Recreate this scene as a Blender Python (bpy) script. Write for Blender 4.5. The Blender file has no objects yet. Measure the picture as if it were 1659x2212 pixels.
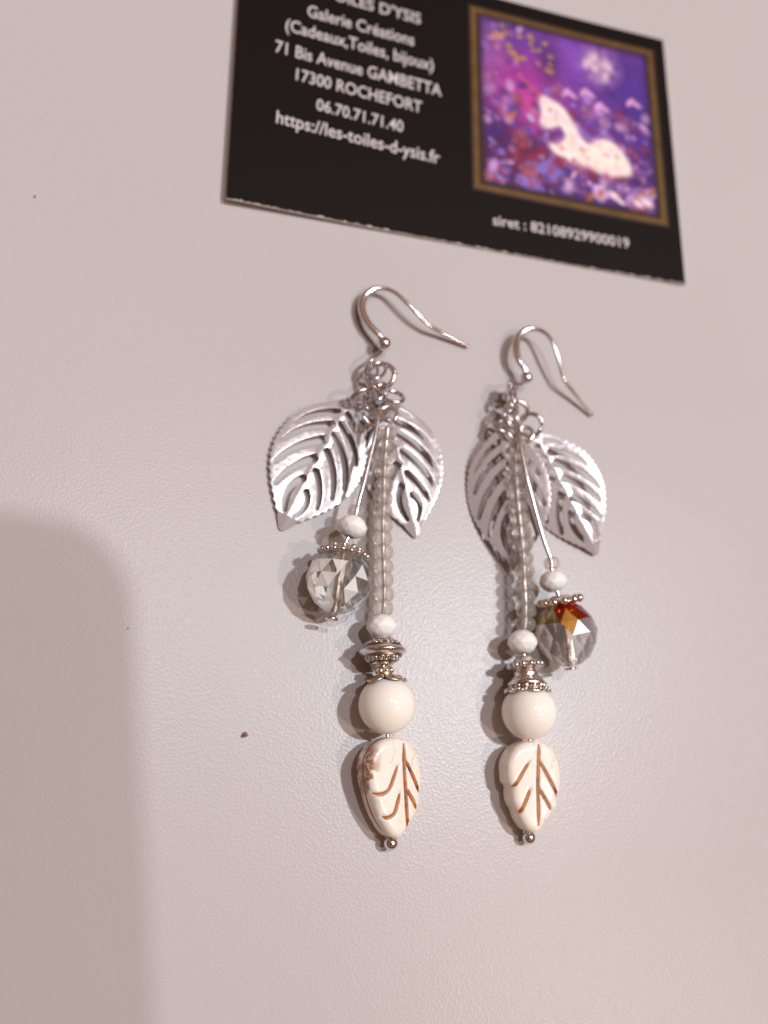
import bpy, bmesh, math, random
import numpy as np
from mathutils import Vector, Matrix

random.seed(4)
rng = np.random.default_rng(11)
S = 0.001                                   # everything below is written in millimetres
scene = bpy.context.scene
col = scene.collection

# ------------------------------------------------------------------ camera
CAM = np.array([-46.312, -38.558, 137.398])
ROT = np.array([[0.95116622, 0.0, -0.30867916],
                [-0.08340199, 0.96280705, -0.25699549],
                [0.29719848, 0.27018989, 0.91578954]])
FPX, CX, CY = 2100.0, 829.5, 1106.0         # focal length measured on a picture 1659 wide
cam_d = bpy.data.cameras.new('camera')
cam_d.sensor_fit = 'HORIZONTAL'
cam_d.sensor_width = 36.0
cam_d.lens = 36.0 * FPX / 1659.0
cam_d.clip_start = 0.01
cam_d.clip_end = 20.0
cam = bpy.data.objects.new('camera', cam_d)
col.objects.link(cam)
m4 = Matrix([list(ROT[i]) + [CAM[i] * S] for i in range(3)] + [[0, 0, 0, 1]])
cam.matrix_world = m4
cam_d.dof.use_dof = True
cam_d.dof.focus_distance = 0.1335
cam_d.dof.aperture_fstop = 16.0
scene.camera = cam

# ------------------------------------------------------------------ light and exposure
scene.view_settings.view_transform = 'Standard'
scene.view_settings.look = 'None'
scene.view_settings.exposure = 0.0
scene.view_settings.gamma = 1.0
scene.view_settings.use_curve_mapping = False
scene.render.engine = 'CYCLES'
cy = scene.cycles
cy.use_denoising = True
cy.max_bounces = 16
cy.transmission_bounces = 14
cy.glossy_bounces = 6
cy.transparent_max_bounces = 24
cy.caustics_reflective = False
cy.caustics_refractive = False
cy.sample_clamp_indirect = 6.0
cy.blur_glossy = 0.3

world = bpy.data.worlds.new('World')
scene.world = world
world.use_nodes = True
wn, wl = world.node_tree.nodes, world.node_tree.links
wn.clear()
wo = wn.new('ShaderNodeOutputWorld')
wb = wn.new('ShaderNodeBackground')
wt = wn.new('ShaderNodeTexCoord')
ws = wn.new('ShaderNodeSeparateXYZ')
wr = wn.new('ShaderNodeValToRGB')
wm = wn.new('ShaderNodeMapRange')
wm.inputs['From Min'].default_value = -1.0
wl.new(wt.outputs['Generated'], ws.inputs[0])
wl.new(ws.outputs['Z'], wm.inputs['Value'])
wl.new(wm.outputs[0], wr.inputs[0])
wl.new(wr.outputs[0], wb.inputs[0])
wl.new(wb.outputs[0], wo.inputs[0])
cr = wr.color_ramp                          # dim warm walls below a paler ceiling
cr.elements[0].position = 0.40; cr.elements[0].color = (0.050, 0.019, 0.008, 1)
cr.elements[1].position = 1.0;  cr.elements[1].color = (0.68, 0.38, 0.25, 1)
e = cr.elements.new(0.62); e.color = (0.16, 0.068, 0.033, 1)
e = cr.elements.new(0.80); e.color = (0.47, 0.235, 0.14, 1)
wb.inputs[1].default_value = 0.66


def lamp(name, pos, size, power, colour):
    d = bpy.data.lights.new(name, 'AREA')
    d.shape = 'DISK'
    d.size = size
    d.energy = power
    d.color = colour
    o = bpy.data.objects.new(name, d)
    col.objects.link(o)
    o.location = pos
    o.rotation_euler = Vector(pos).to_track_quat('Z', 'Y').to_euler()
    return o


# three ceiling spots about two metres above the table
lamp('ceiling_spot', (0.13, 0.36, 2.0), 0.050, 9.0, (0.97, 0.97, 1.0))
lamp('ceiling_spot', (0.86, 0.17, 2.0), 0.075, 29.0, (0.88, 0.94, 1.0))
lamp('ceiling_spot', (1.02, -0.58, 2.0), 0.09, 10.5, (1.0, 0.80, 0.62))


# ------------------------------------------------------------------ helpers
def V(*a):
    return np.array(a, float)


def at(u, v, h=0.0):
    """point at height h (mm) on the sight line of picture point (u, v)"""
    d = ROT @ V((u - CX) / FPX, -(v - CY) / FPX, -1.0)
    return CAM + d * ((h - CAM[2]) / d[2])


def mm(px, p):
    """size in mm of px picture units at the point p"""
    return px * float(-(ROT.T @ (np.asarray(p) - CAM))[2]) / FPX


def unit(a):
    a = np.asarray(a, float)
    return a / np.linalg.norm(a)


def frame(z, hint=(0, 0, 1)):
    """3x3 matrix whose third column is z"""
    z = unit(z)
    h = np.asarray(hint, float)
    if abs(z @ unit(h)) > 0.95:
        h = V(0, 1, 0) if abs(z[1]) < 0.9 else V(1, 0, 0)
    x = unit(np.cross(h, z))
    y = np.cross(z, x)
    return np.column_stack([x, y, z])


def srgb(r, g, b, k=1.0):
    f = lambda c: ((c / 255.0 + 0.055) / 1.055) ** 2.4 if c > 10 else c / 255.0 / 12.92
    return (f(r) * k, f(g) * k, f(b) * k, 1.0)


def mesh(name, verts, faces, mats=None, smooth=True):
    me = bpy.data.meshes.new(name)
    me.from_pydata([tuple(float(c) * S for c in v) for v in verts], [], [tuple(int(i) for i in f) for f in faces])
    for m in (mats if isinstance(mats, (list, tuple)) else [mats]):
        if m:
            me.materials.append(m)
    if smooth:
        me.polygons.foreach_set('use_smooth', [True] * len(me.polygons))
    me.update()
    return me


def obj(name, me, parent=None, loc=None, rot=None):
    """link a mesh; loc (mm) is in world space, turned into the parent's space"""
    o = bpy.data.objects.new(name, me)
    col.objects.link(o)
    p = V(0, 0, 0) if loc is None else np.asarray(loc, float)
    R = np.eye(3) if rot is None else rot
    o.matrix_world = Matrix([list(R[i]) + [float(p[i]) * S] for i in range(3)] + [[0, 0, 0, 1]])
    if parent is not None:
        w = o.matrix_world.copy()
        o.parent = parent
        chain = Matrix.Identity(4)
        q = parent
        while q is not None:
            chain = q.matrix_basis @ chain
            q = q.parent
        o.matrix_basis = chain.inverted() @ w
    return o


def tag(o, label=None, cat=None, group=None, kind=None):
    if label: o['label'] = label
    if cat: o['category'] = cat
    if group: o['group'] = group
    if kind: o['kind'] = kind
    return o


def thing(name, label, cat, loc, group=None):
    o = bpy.data.objects.new(name, None)
    col.objects.link(o)
    o.empty_display_size = 0.002
    o.location = [float(c) * S for c in loc]
    return tag(o, label, cat, group)


def lathe(profile, seg=32, closed=True, mod=None):
    """profile of (radius, height) turned about z; closed joins last to first"""
    n = len(profile)
    vs, fs = [], []
    for j in range(seg):
        a = 2 * math.pi * j / seg
        for i, (r, z) in enumerate(profile):
            if mod:
                r, z = mod(r, z, a, i)
            vs.append((r * math.cos(a), r * math.sin(a), z))
    for j in range(seg):
        k = (j + 1) % seg
        for i in range(n if closed else n - 1):
            i2 = (i + 1) % n
            fs.append((j * n + i, k * n + i, k * n + i2, j * n + i2))
    return vs, fs


def spline(pts, n=8, closed=False):
    """Catmull-Rom through points of any dimension"""
    P = np.asarray(pts, float)
    if closed:
        P = np.vstack([P[-1:], P, P[:2]])
    else:
        P = np.vstack([2 * P[0] - P[1], P, 2 * P[-1] - P[-2]])
    out = []
    for i in range(1, len(P) - 2):
        for k in range(n):
            t = k / n
            a, b, c, d = P[i - 1], P[i], P[i + 1], P[i + 2]
            out.append(0.5 * (2 * b + (c - a) * t + (2 * a - 5 * b + 4 * c - d) * t * t + (3 * b - a - 3 * c + d) * t ** 3))
    if not closed:
        out.append(P[-2])
    return np.array(out)


def tube(path, rad, seg=12, closed=False, flat=None):
    """tube along path (n,3); rad scalar or list; flat = list of width factors"""
    P = np.asarray(path, float)
    n = len(P)
    r = np.full(n, rad) if np.isscalar(rad) else np.asarray(rad, float)
    T = np.roll(P, -1, 0) - np.roll(P, 1, 0) if closed else np.gradient(P, axis=0)
    T /= np.linalg.norm(T, axis=1)[:, None]
    up = frame(T[0])[:, 0]
    vs, fs = [], []
    for i in range(n):
        up = unit(up - (up @ T[i]) * T[i])
        s = np.cross(T[i], up)
        for k in range(seg):
            a = 2 * math.pi * k / seg
            vs.append(P[i] + (math.cos(a) * up + math.sin(a) * s) * r[i])
    for i in range(n if closed else n - 1):
        i2 = (i + 1) % n
        for k in range(seg):
            k2 = (k + 1) % seg
            fs.append((i * seg + k, i * seg + k2, i2 * seg + k2, i2 * seg + k))
    if not closed:
        fs.append(tuple(range(seg))[::-1])
        fs.append(tuple((n - 1) * seg + k for k in range(seg)))
    return vs, fs


def ball(r, seg=20, rings=12):
    vs, fs = [(0, 0, r)], []
    for i in range(1, rings):
        f = math.pi * i / rings
        for k in range(seg):
            a = 2 * math.pi * k / seg
            vs.append((r * math.sin(f) * math.cos(a), r * math.sin(f) * math.sin(a), r * math.cos(f)))
    vs.append((0, 0, -r))
    for k in range(seg):
        fs.append((0, 1 + k, 1 + (k + 1) % seg))
        for i in range(rings - 2):
            a, b = 1 + i * seg + k, 1 + i * seg + (k + 1) % seg
            fs.append((a, a + seg, b + seg, b))
        a, b = 1 + (rings - 2) * seg + k, 1 + (rings - 2) * seg + (k + 1) % seg
        fs.append((a, len(vs) - 1, b))
    return vs, fs


def merge(*parts):
    vs, fs = [], []
    for v, f in parts:
        o = len(vs)
        vs += [tuple(p) for p in v]
        fs += [tuple(i + o for i in q) for q in f]
    return vs, fs


def moved(part, R, t):
    v, f = part
    return [tuple(R @ np.asarray(p, float) + t) for p in v], f


def field_sheet(F, xs, ys, top, bottom):
    """marching-squares sheet where F > 0, with a top, a bottom and walls between them"""
    nx, ny = len(xs), len(ys)
    pts, key = [], {}

    def node(i, j):
        k = (i, j)
        if k not in key:
            key[k] = len(pts); pts.append((xs[i], ys[j]))
        return key[k]

    def cross(i, j, a, b):
        k = ((i, j), (a, b)) if (i, j) < (a, b) else ((a, b), (i, j))
        if k not in key:
            (i, j), (a, b) = k
            t = F[i, j] / (F[i, j] - F[a, b])
            t = min(max(t, 0.02), 0.98)
            key[k] = len(pts)
            pts.append((xs[i] + (xs[a] - xs[i]) * t, ys[j] + (ys[b] - ys[j]) * t))
        return key[k]

    faces = []
    for i in range(nx - 1):
        for j in range(ny - 1):
            c = [(i, j), (i + 1, j), (i + 1, j + 1), (i, j + 1)]
            ins = [F[p] > 0 for p in c]
            if not any(ins):
                continue
            poly = []
            for k in range(4):
                if ins[k]:
                    poly.append(node(*c[k]))
                if ins[k] != ins[(k + 1) % 4]:
                    poly.append(cross(*c[k], *c[(k + 1) % 4]))
            if len(poly) > 2:
                faces.append(tuple(poly))
    P = np.array(pts)
    n = len(P)
    zt, zb = top(P), bottom(P)
    vs = [(p[0], p[1], z) for p, z in zip(P, zt)] + [(p[0], p[1], z) for p, z in zip(P, zb)]
    fs = list(faces) + [tuple(i + n for i in f[::-1]) for f in faces]
    cnt = {}
    for f in faces:
        for a, b in zip(f, f[1:] + f[:1]):
            cnt[(a, b)] = 1
    for (a, b) in list(cnt):
        if (b, a) not in cnt:
            fs.append((b, a, a + n, b + n))
    return vs, fs


def poly_dist(P, Q):
    """signed distance (inside positive) of points P to polygon Q"""
    P = np.asarray(P, float); Q = np.asarray(Q, float)
    d = np.full(len(P), 1e9); ins = np.zeros(len(P), bool)
    for a, b in zip(Q, np.roll(Q, -1, 0)):
        ab = b - a
        t = np.clip(((P - a) @ ab) / (ab @ ab + 1e-12), 0, 1)
        d = np.minimum(d, np.linalg.norm(P - a - t[:, None] * ab, axis=1))
        c = (a[1] > P[:, 1]) != (b[1] > P[:, 1])
        with np.errstate(divide='ignore', invalid='ignore'):
            x = (b[0] - a[0]) * (P[:, 1] - a[1]) / (b[1] - a[1]) + a[0]
        ins ^= c & (P[:, 0] < x)
    return np.where(ins, d, -d)


def line_dist(P, L, rads=None):
    """distance of points P to the polyline L, less the radius along it"""
    P = np.asarray(P, float); L = np.asarray(L, float)
    d = np.full(len(P), 1e9)
    for i in range(len(L) - 1):
        a, b = L[i], L[i + 1]
        ab = b - a
        t = np.clip(((P - a) @ ab) / (ab @ ab + 1e-12), 0, 1)
        r = 0 if rads is None else rads[i] + (rads[i + 1] - rads[i]) * t
        d = np.minimum(d, np.linalg.norm(P - a - t[:, None] * ab, axis=1) - r)
    return d


# ------------------------------------------------------------------ materials
def material(name, **kw):
    m = bpy.data.materials.new(name)
    m.use_nodes = True
    b = m.node_tree.nodes['Principled BSDF']
    for k, v in kw.items():
        b.inputs[k.replace('_', ' ')].default_value = v
    return m, m.node_tree.nodes, m.node_tree.links, b


def coords(n, l, scale=(1, 1, 1)):
    tc = n.new('ShaderNodeTexCoord')
    mp = n.new('ShaderNodeMapping')
    mp.inputs['Scale'].default_value = scale
    l.new(tc.outputs['Object'], mp.inputs[0])
    return mp.outputs[0]


def noise(n, l, vec, scale, detail=3, rough=0.5):
    t = n.new('ShaderNodeTexNoise')
    t.inputs['Scale'].default_value = scale
    t.inputs['Detail'].default_value = detail
    t.inputs['Roughness'].default_value = rough
    l.new(vec, t.inputs['Vector'])
    return t.outputs['Fac']


def bump(n, l, b, height, strength, dist):
    t = n.new('ShaderNodeBump')
    t.inputs['Strength'].default_value = strength
    t.inputs['Distance'].default_value = dist
    l.new(height, t.inputs['Height'])
    l.new(t.outputs[0], b.inputs['Normal'])
    return t


def ramp(n, l, fac, stops):
    t = n.new('ShaderNodeValToRGB')
    el = t.color_ramp.elements
    el[0].position, el[0].color = stops[0]
    el[1].position, el[1].color = stops[-1]
    for p, c in stops[1:-1]:
        x = el.new(p); x.color = c
    l.new(fac, t.inputs[0])
    return t.outputs[0]


# white melamine with a pebbled orange-peel grain
M_table, n, l, b = material('table_laminate', Base_Color=(0.50, 0.46, 0.45, 1), Roughness=0.28, Specular_IOR_Level=0.17)
vec = coords(n, l)
warp = n.new('ShaderNodeTexNoise'); warp.inputs['Scale'].default_value = 900; l.new(vec, warp.inputs['Vector'])
wv = n.new('ShaderNodeVectorMath'); wv.operation = 'MULTIPLY_ADD'
wv.inputs[1].default_value = (0.0003, 0.0003, 0.0003)
l.new(warp.outputs['Color'], wv.inputs[0]); l.new(vec, wv.inputs[2])
vo = n.new('ShaderNodeTexVoronoi'); vo.feature = 'F1'; vo.inputs['Scale'].default_value = 2500
l.new(wv.outputs[0], vo.inputs['Vector'])
nz = noise(n, l, vec, 4200, 2)
ad = n.new('ShaderNodeMath'); ad.operation = 'MULTIPLY_ADD'; ad.inputs[1].default_value = 0.35
l.new(nz, ad.inputs[0]); l.new(vo.outputs['Distance'], ad.inputs[2])
bump(n, l, b, ad.outputs[0], 0.32, 0.00007)
big = noise(n, l, vec, 14, 4)
l.new(ramp(n, l, big, [(0.3, (0.512, 0.482, 0.486, 1)), (0.7, (0.526, 0.500, 0.505, 1))]), b.inputs['Base Color'])

# polished and stamped silver-plated metals
def metal(name, colour, rough, grain=0.0, scale=1500):
    m, n, l, b = material(name, Base_Color=colour, Metallic=1.0, Roughness=rough)
    vec = coords(n, l)
    f = noise(n, l, vec, scale, 4)
    mr = n.new('ShaderNodeMapRange')
    mr.inputs['To Min'].default_value = rough * 0.7
    mr.inputs['To Max'].default_value = rough * 1.4
    l.new(f, mr.inputs['Value']); l.new(mr.outputs[0], b.inputs['Roughness'])
    if grain:
        bump(n, l, b, f, grain, 0.0002)
    return m


M_wire = metal('plated_wire', (0.76, 0.735, 0.75, 1), 0.19)
M_leaf = bpy.data.materials.new('stamped_silver')
M_leaf.use_nodes = True
n, l = M_leaf.node_tree.nodes, M_leaf.node_tree.links
n.clear()
g = n.new('ShaderNodeBsdfAnisotropic'); g.distribution = 'BECKMANN'
g.inputs['Color'].default_value = (0.86, 0.83, 0.86, 1)
vec = coords(n, l)
mr = n.new('ShaderNodeMapRange')
mr.inputs['To Min'].default_value = 0.17; mr.inputs['To Max'].default_value = 0.30
l.new(noise(n, l, vec, 700, 4), mr.inputs['Value']); l.new(mr.outputs[0], g.inputs['Roughness'])
bump(n, l, g, noise(n, l, vec, 2200, 3), 0.04, 0.0001)
df = n.new('ShaderNodeBsdfDiffuse'); df.inputs['Color'].default_value = (0.43, 0.385, 0.395, 1)
mxs = n.new('ShaderNodeMixShader'); mxs.inputs[0].default_value = 0.12      # satin plating
l.new(df.outputs[0], mxs.inputs[1]); l.new(g.outputs[0], mxs.inputs[2])
l.new(mxs.outputs[0], n.new('ShaderNodeOutputMaterial').inputs[0])
M_cast = metal('cast_antique_silver', (0.76, 0.70, 0.67, 1), 0.24, 0.25, 1200)
M_dark = metal('oxidised_silver', (0.34, 0.25, 0.20, 1), 0.4, 0.2)
M_brass = metal('bronzed_silver', (0.70, 0.575, 0.45, 1), 0.30, 0.2)


def glass(name, colour, ior, clear, rough=0.0, caustic_fill=0.0):
    """clear glass; a transparent share lightens its shadow in place of caustics"""
    m = bpy.data.materials.new(name)
    m.use_nodes = True
    n, l = m.node_tree.nodes, m.node_tree.links
    n.clear()
    o = n.new('ShaderNodeOutputMaterial')
    g = n.new('ShaderNodeBsdfGlass'); g.inputs['Color'].default_value = colour
    g.inputs['IOR'].default_value = ior; g.inputs['Roughness'].default_value = rough
    t = n.new('ShaderNodeBsdfTransparent'); t.inputs['Color'].default_value = colour
    x = n.new('ShaderNodeMixShader'); x.inputs[0].default_value = clear
    l.new(g.outputs[0], x.inputs[1]); l.new(t.outputs[0], x.inputs[2])
    last = x
    if caustic_fill:
        t1 = n.new('ShaderNodeBsdfTranslucent'); t1.inputs['Color'].default_value = (0.97, 0.91, 0.86, 1)
        t2 = n.new('ShaderNodeBsdfDiffuse'); t2.inputs['Color'].default_value = (0.97, 0.91, 0.86, 1)
        tr = n.new('ShaderNodeMixShader'); l.new(t1.outputs[0], tr.inputs[1]); l.new(t2.outputs[0], tr.inputs[2])
        last = n.new('ShaderNodeMixShader'); last.inputs[0].default_value = caustic_fill  # white share brightens the bead, standing in for caustic glow
        l.new(x.outputs[0], last.inputs[1]); l.new(tr.outputs[0], last.inputs[2])
    l.new(last.outputs[0], o.inputs[0])
    return m


M_seed = glass('seed_glass', (1.0, 0.975, 0.945, 1), 1.52, 0.62, rough=0.08, caustic_fill=0.20)
M_crystal = glass('cut_crystal', (1.0, 0.99, 0.98, 1), 1.58, 0.42)


def coated(name, tint, amount, rough=0.14, metallic=0.8):
    """cut crystal facet with a vapour coating that mirrors one tint"""
    m = bpy.data.materials.new(name)
    m.use_nodes = True
    n, l = m.node_tree.nodes, m.node_tree.links
    n.clear()
    o = n.new('ShaderNodeOutputMaterial')
    g = n.new('ShaderNodeBsdfGlass'); g.inputs['Color'].default_value = tint; g.inputs['IOR'].default_value = 1.55
    p = n.new('ShaderNodeBsdfPrincipled'); p.inputs['Base Color'].default_value = tint
    p.inputs['Metallic'].default_value = metallic; p.inputs['Roughness'].default_value = rough
    x = n.new('ShaderNodeMixShader'); x.inputs[0].default_value = amount
    l.new(g.outputs[0], x.inputs[1]); l.new(p.outputs[0], x.inputs[2]); l.new(x.outputs[0], o.inputs[0])
    return m


M_red = coated('coated_red', (0.62, 0.07, 0.02, 1), 0.75)
M_gold = coated('coated_gold', (0.95, 0.58, 0.16, 1), 0.80)
M_lilac = coated('coated_lilac', (0.72, 0.70, 0.82, 1), 0.75)
M_plum = coated('coated_plum', (0.42, 0.22, 0.26, 1), 0.60)
M_olive = coated('coated_olive', (0.55, 0.45, 0.24, 1), 0.45)
M_silver_glint = coated('coated_silver_glint', (1.0, 0.99, 0.99, 1), 0.80, 0.30, 0.25)  # silver coat whitened so its facets carry the crystal's bright glints
M_bore = coated('drilled_bore', (0.93, 0.86, 0.80, 1), 0.55, 0.35)

M_frost, n, l, b = material('frosted_white_glass', Base_Color=(0.99, 0.925, 0.90, 1), Roughness=0.38,
                            Subsurface_Weight=0.9, Subsurface_Radius=(1.0, 0.85, 0.8), Subsurface_Scale=0.0012)
M_round, n, l, b = material('ivory_shell', Base_Color=(0.90, 0.845, 0.775, 1), Roughness=0.13, Specular_IOR_Level=0.28,
                            Subsurface_Weight=0.35, Subsurface_Radius=(1.0, 0.75, 0.55), Subsurface_Scale=0.0010)
f = noise(n, l, coords(n, l), 220, 4)
l.new(ramp(n, l, f, [(0.35, (0.97, 0.885, 0.815, 1)), (0.65, (0.98, 0.915, 0.855, 1))]), b.inputs['Base Color'])

# off-white stone with a few fine brown matrix lines
M_stone, n, l, b = material('howlite_stone', Base_Color=(0.88, 0.79, 0.71, 1), Roughness=0.22, Specular_IOR_Level=0.4,
                            Subsurface_Weight=0.2, Subsurface_Radius=(1.0, 0.7, 0.5), Subsurface_Scale=0.0008)
vec = coords(n, l)
vo = n.new('ShaderNodeTexVoronoi'); vo.feature = 'DISTANCE_TO_EDGE'; vo.inputs['Scale'].default_value = 260
nn = n.new('ShaderNodeTexNoise'); nn.inputs['Scale'].default_value = 500; l.new(vec, nn.inputs['Vector'])
mx = n.new('ShaderNodeVectorMath'); mx.operation = 'MULTIPLY_ADD'; mx.inputs[1].default_value = (0.0025,) * 3
l.new(nn.outputs['Color'], mx.inputs[0]); l.new(vec, mx.inputs[2]); l.new(mx.outputs[0], vo.inputs['Vector'])
crack = ramp(n, l, vo.outputs['Distance'], [(0.0, (1, 1, 1, 1)), (0.022, (0, 0, 0, 1))])
mask = ramp(n, l, noise(n, l, vec, 190, 2), [(0.50, (0, 0, 0, 1)), (0.62, (1, 1, 1, 1))])
mu = n.new('ShaderNodeMath'); mu.operation = 'MULTIPLY'; l.new(crack, mu.inputs[0]); l.new(mask, mu.inputs[1])
mu2 = n.new('ShaderNodeMath'); mu2.operation = 'MULTIPLY'; mu2.inputs[1].default_value = 0.55; l.new(mu.outputs[0], mu2.inputs[0])
mc = n.new('ShaderNodeMix'); mc.data_type = 'RGBA'
mc.inputs[6].default_value = (0.90, 0.815, 0.735, 1); mc.inputs[7].default_value = (0.42, 0.22, 0.09, 1)
l.new(mu2.outputs[0], mc.inputs[0]); l.new(mc.outputs[2], b.inputs['Base Color'])

# the same stone with a marbled brown flaw along one flank
M_stone2 = M_stone.copy(); M_stone2.name = 'marbled_howlite_stone'
n, l = M_stone2.node_tree.nodes, M_stone2.node_tree.links
b = n['Principled BSDF']
base_sock = b.inputs['Base Color'].links[0].from_socket
vec = coords(n, l)
sx = n.new('ShaderNodeSeparateXYZ'); l.new(vec, sx.inputs[0])
m1 = n.new('ShaderNodeMapRange'); m1.inputs['From Min'].default_value = -0.0020; m1.inputs['From Max'].default_value = -0.0036
l.new(sx.outputs['X'], m1.inputs['Value'])
m2 = n.new('ShaderNodeMapRange'); m2.inputs['From Min'].default_value = -0.0035; m2.inputs['From Max'].default_value = 0.001
l.new(sx.outputs['Y'], m2.inputs['Value'])
pat = ramp(n, l, noise(n, l, vec, 330, 4, 0.55), [(0.42, (0, 0, 0, 1)), (0.50, (1, 1, 1, 1)), (0.62, (0.2, 0.2, 0.2, 1))])
k1 = n.new('ShaderNodeMath'); k1.operation = 'MULTIPLY'; l.new(m1.outputs[0], k1.inputs[0]); l.new(m2.outputs[0], k1.inputs[1])
k2 = n.new('ShaderNodeMath'); k2.operation = 'MULTIPLY'; l.new(k1.outputs[0], k2.inputs[0]); l.new(pat, k2.inputs[1])
mc = n.new('ShaderNodeMix'); mc.data_type = 'RGBA'; mc.inputs[7].default_value = (0.26, 0.085, 0.022, 1)
l.new(k2.outputs[0], mc.inputs[0]); l.new(base_sock, mc.inputs[6]); l.new(mc.outputs[2], b.inputs['Base Color'])

M_vein, n, l, b = material('brown_vein_dye', Roughness=0.4)
f = noise(n, l, coords(n, l), 700, 3)
l.new(ramp(n, l, f, [(0.30, (0.08, 0.022, 0.004, 1)), (0.42, (0.34, 0.10, 0.010, 1)), (0.75, (0.46, 0.15, 0.016, 1))]), b.inputs['Base Color'])

M_black, n, l, b = material('card_black_ink', Base_Color=(0.0075, 0.0052, 0.0048, 1), Roughness=0.40, Specular_IOR_Level=0.12)
M_paper, n, l, b = material('card_white_core', Base_Color=(0.82, 0.77, 0.75, 1), Roughness=0.7)
f = noise(n, l, coords(n, l), 1800, 4)
l.new(ramp(n, l, f, [(0.35, (0.60, 0.52, 0.48, 1)), (0.6, (0.86, 0.82, 0.80, 1))]), b.inputs['Base Color'])
M_ink, n, l, b = material('card_white_print', Base_Color=(0.60, 0.56, 0.57, 1), Roughness=0.45)
M_gilt, n, l, b = material('card_gold_print', Roughness=0.45, Specular_IOR_Level=0.3)
f = noise(n, l, coords(n, l), 300, 3)
l.new(ramp(n, l, f, [(0.3, (0.10, 0.050, 0.010, 1)), (0.7, (0.15, 0.078, 0.018, 1))]), b.inputs['Base Color'])
M_brown, n, l, b = material('card_brown_print', Base_Color=(0.030, 0.015, 0.008, 1), Roughness=0.45, Specular_IOR_Level=0.3)
M_print, n, l, b = material('card_picture_print', Roughness=0.42, Specular_IOR_Level=0.3)
at_n = n.new('ShaderNodeVertexColor'); at_n.layer_name = 'print'
l.new(at_n.outputs['Color'], b.inputs['Base Color'])
M_phone, n, l, b = material('phone_black_glass', Base_Color=(0.02, 0.02, 0.022, 1), Roughness=0.35)
M_crumb, n, l, b = material('brown_crumb', Base_Color=(0.23, 0.12, 0.06, 1), Roughness=0.8)
f = noise(n, l, coords(n, l), 2500, 3)
l.new(ramp(n, l, f, [(0.35, (0.20, 0.12, 0.075, 1)), (0.65, (0.42, 0.27, 0.18, 1))]), b.inputs['Base Color'])

# ------------------------------------------------------------------ the table top
vs, fs = [], []
N = 24
for i in range(N + 1):
    for j in range(N + 1):
        vs.append((-500 + 1000 * i / N, -400 + 1000 * j / N, 0))
for i in range(N):
    for j in range(N):
        a = i * (N + 1) + j
        fs.append((a, a + N + 1, a + N + 2, a + 1))
o = len(vs)
vs += [(-500, -400, -25), (500, -400, -25), (500, 600, -25), (-500, 600, -25)]
fs.append((o, o + 3, o + 2, o + 1))
c = [0, N * (N + 1), N * (N + 1) + N, N]
for k in range(4):
    fs.append((c[k], o + k, o + (k + 1) % 4, c[(k + 1) % 4]))
tag(obj('table_top', mesh('table_top', vs, fs, M_table, smooth=False)),
    'white table top with a fine pebbled grain', 'table', kind='structure')

# ------------------------------------------------------------------ the phone that takes the picture (its shade falls on the table)
def slab(w, h, t, r, bev, seg=8):
    vs, fs = [], []
    prof = [(-bev, 0), (0, bev), (0, t - bev), (-bev, t)]
    ring = []
    for cx_, cy_, a0 in ((w - r, h - r, 0), (r, h - r, 90), (r, r, 180), (w - r, r, 270)):
        for k in range(seg + 1):
            a = math.radians(a0 + 90 * k / seg)
            ring.append((cx_, cy_, math.cos(a), math.sin(a)))
    m = len(ring)
    for d, z in prof:
        for x, y, ca, sa in ring:
            vs.append((x + ca * (r + d), y + sa * (r + d), z))
    for q in range(len(prof) - 1):
        for k in range(m):
            k2 = (k + 1) % m
            fs.append((q * m + k, q * m + k2, (q + 1) * m + k2, (q + 1) * m + k))
    fs.append(tuple(range(m))[::-1])
    fs.append(tuple((len(prof) - 1) * m + k for k in range(m)))
    return vs, fs


PW, PH, PT = 76, 164, 8
corner = V(24.2, 72.0)                       # lens to upper corner, stretched so the unseen phone's shade falls in place
pa = math.radians(0.5)
PROT = ROT @ np.array([[math.cos(pa), -math.sin(pa), 0], [math.sin(pa), math.cos(pa), 0], [0, 0, 1]])
org = CAM + ROT @ V(corner[0], corner[1], 1.2) - PROT @ V(PW, PH, 0)
ph = thing('phone', 'black smartphone held above the table to take the picture', 'phone', org)
pm = lambda part: moved(part, PROT, V(0, 0, 0))
obj('phone_body', mesh('phone_body', *pm(slab(PW, PH, PT, 11, 1.6)), M_phone), ph, org)
v_, f_ = slab(PW - 5, PH - 5, 0.3, 9, 0.1)
obj('phone_screen', mesh('phone_screen', *pm(([(a + 2.5, b_ + 2.5, c_ + PT) for a, b_, c_ in v_], f_)), M_phone), ph, org)

# ------------------------------------------------------------------ the business card
CARD0 = V(-22.44, 51.55)
CA = math.radians(-5.4)
CEX, CEY = V(math.cos(CA), math.sin(CA)), V(-math.sin(CA), math.cos(CA))
CT = 0.42


def card_lift(x, y):
    a = max(0.0, 1 - x / 55.0)
    return 0.06 + 1.15 * a * a * (1 - 0.35 * min(max(y, 0), 55) / 55) + 0.25 * math.exp(-((x - 85) / 12) ** 2)


def on_card(x, y, z=0.0):
    p = CARD0 + CEX * x + CEY * y
    return V(p[0], p[1], card_lift(x, y) + CT + z)


card_base = V(CARD0[0], CARD0[1], 0)
card = thing('business_card', 'glossy black business card with white lettering and a gold framed unicorn picture', 'business card', card_base)


def card_mesh(name, pts, faces, mats, z, smooth=True):
    vs = [on_card(x, y, z) - card_base for x, y in pts]
    return mesh(name, vs, faces, mats, smooth)


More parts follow.
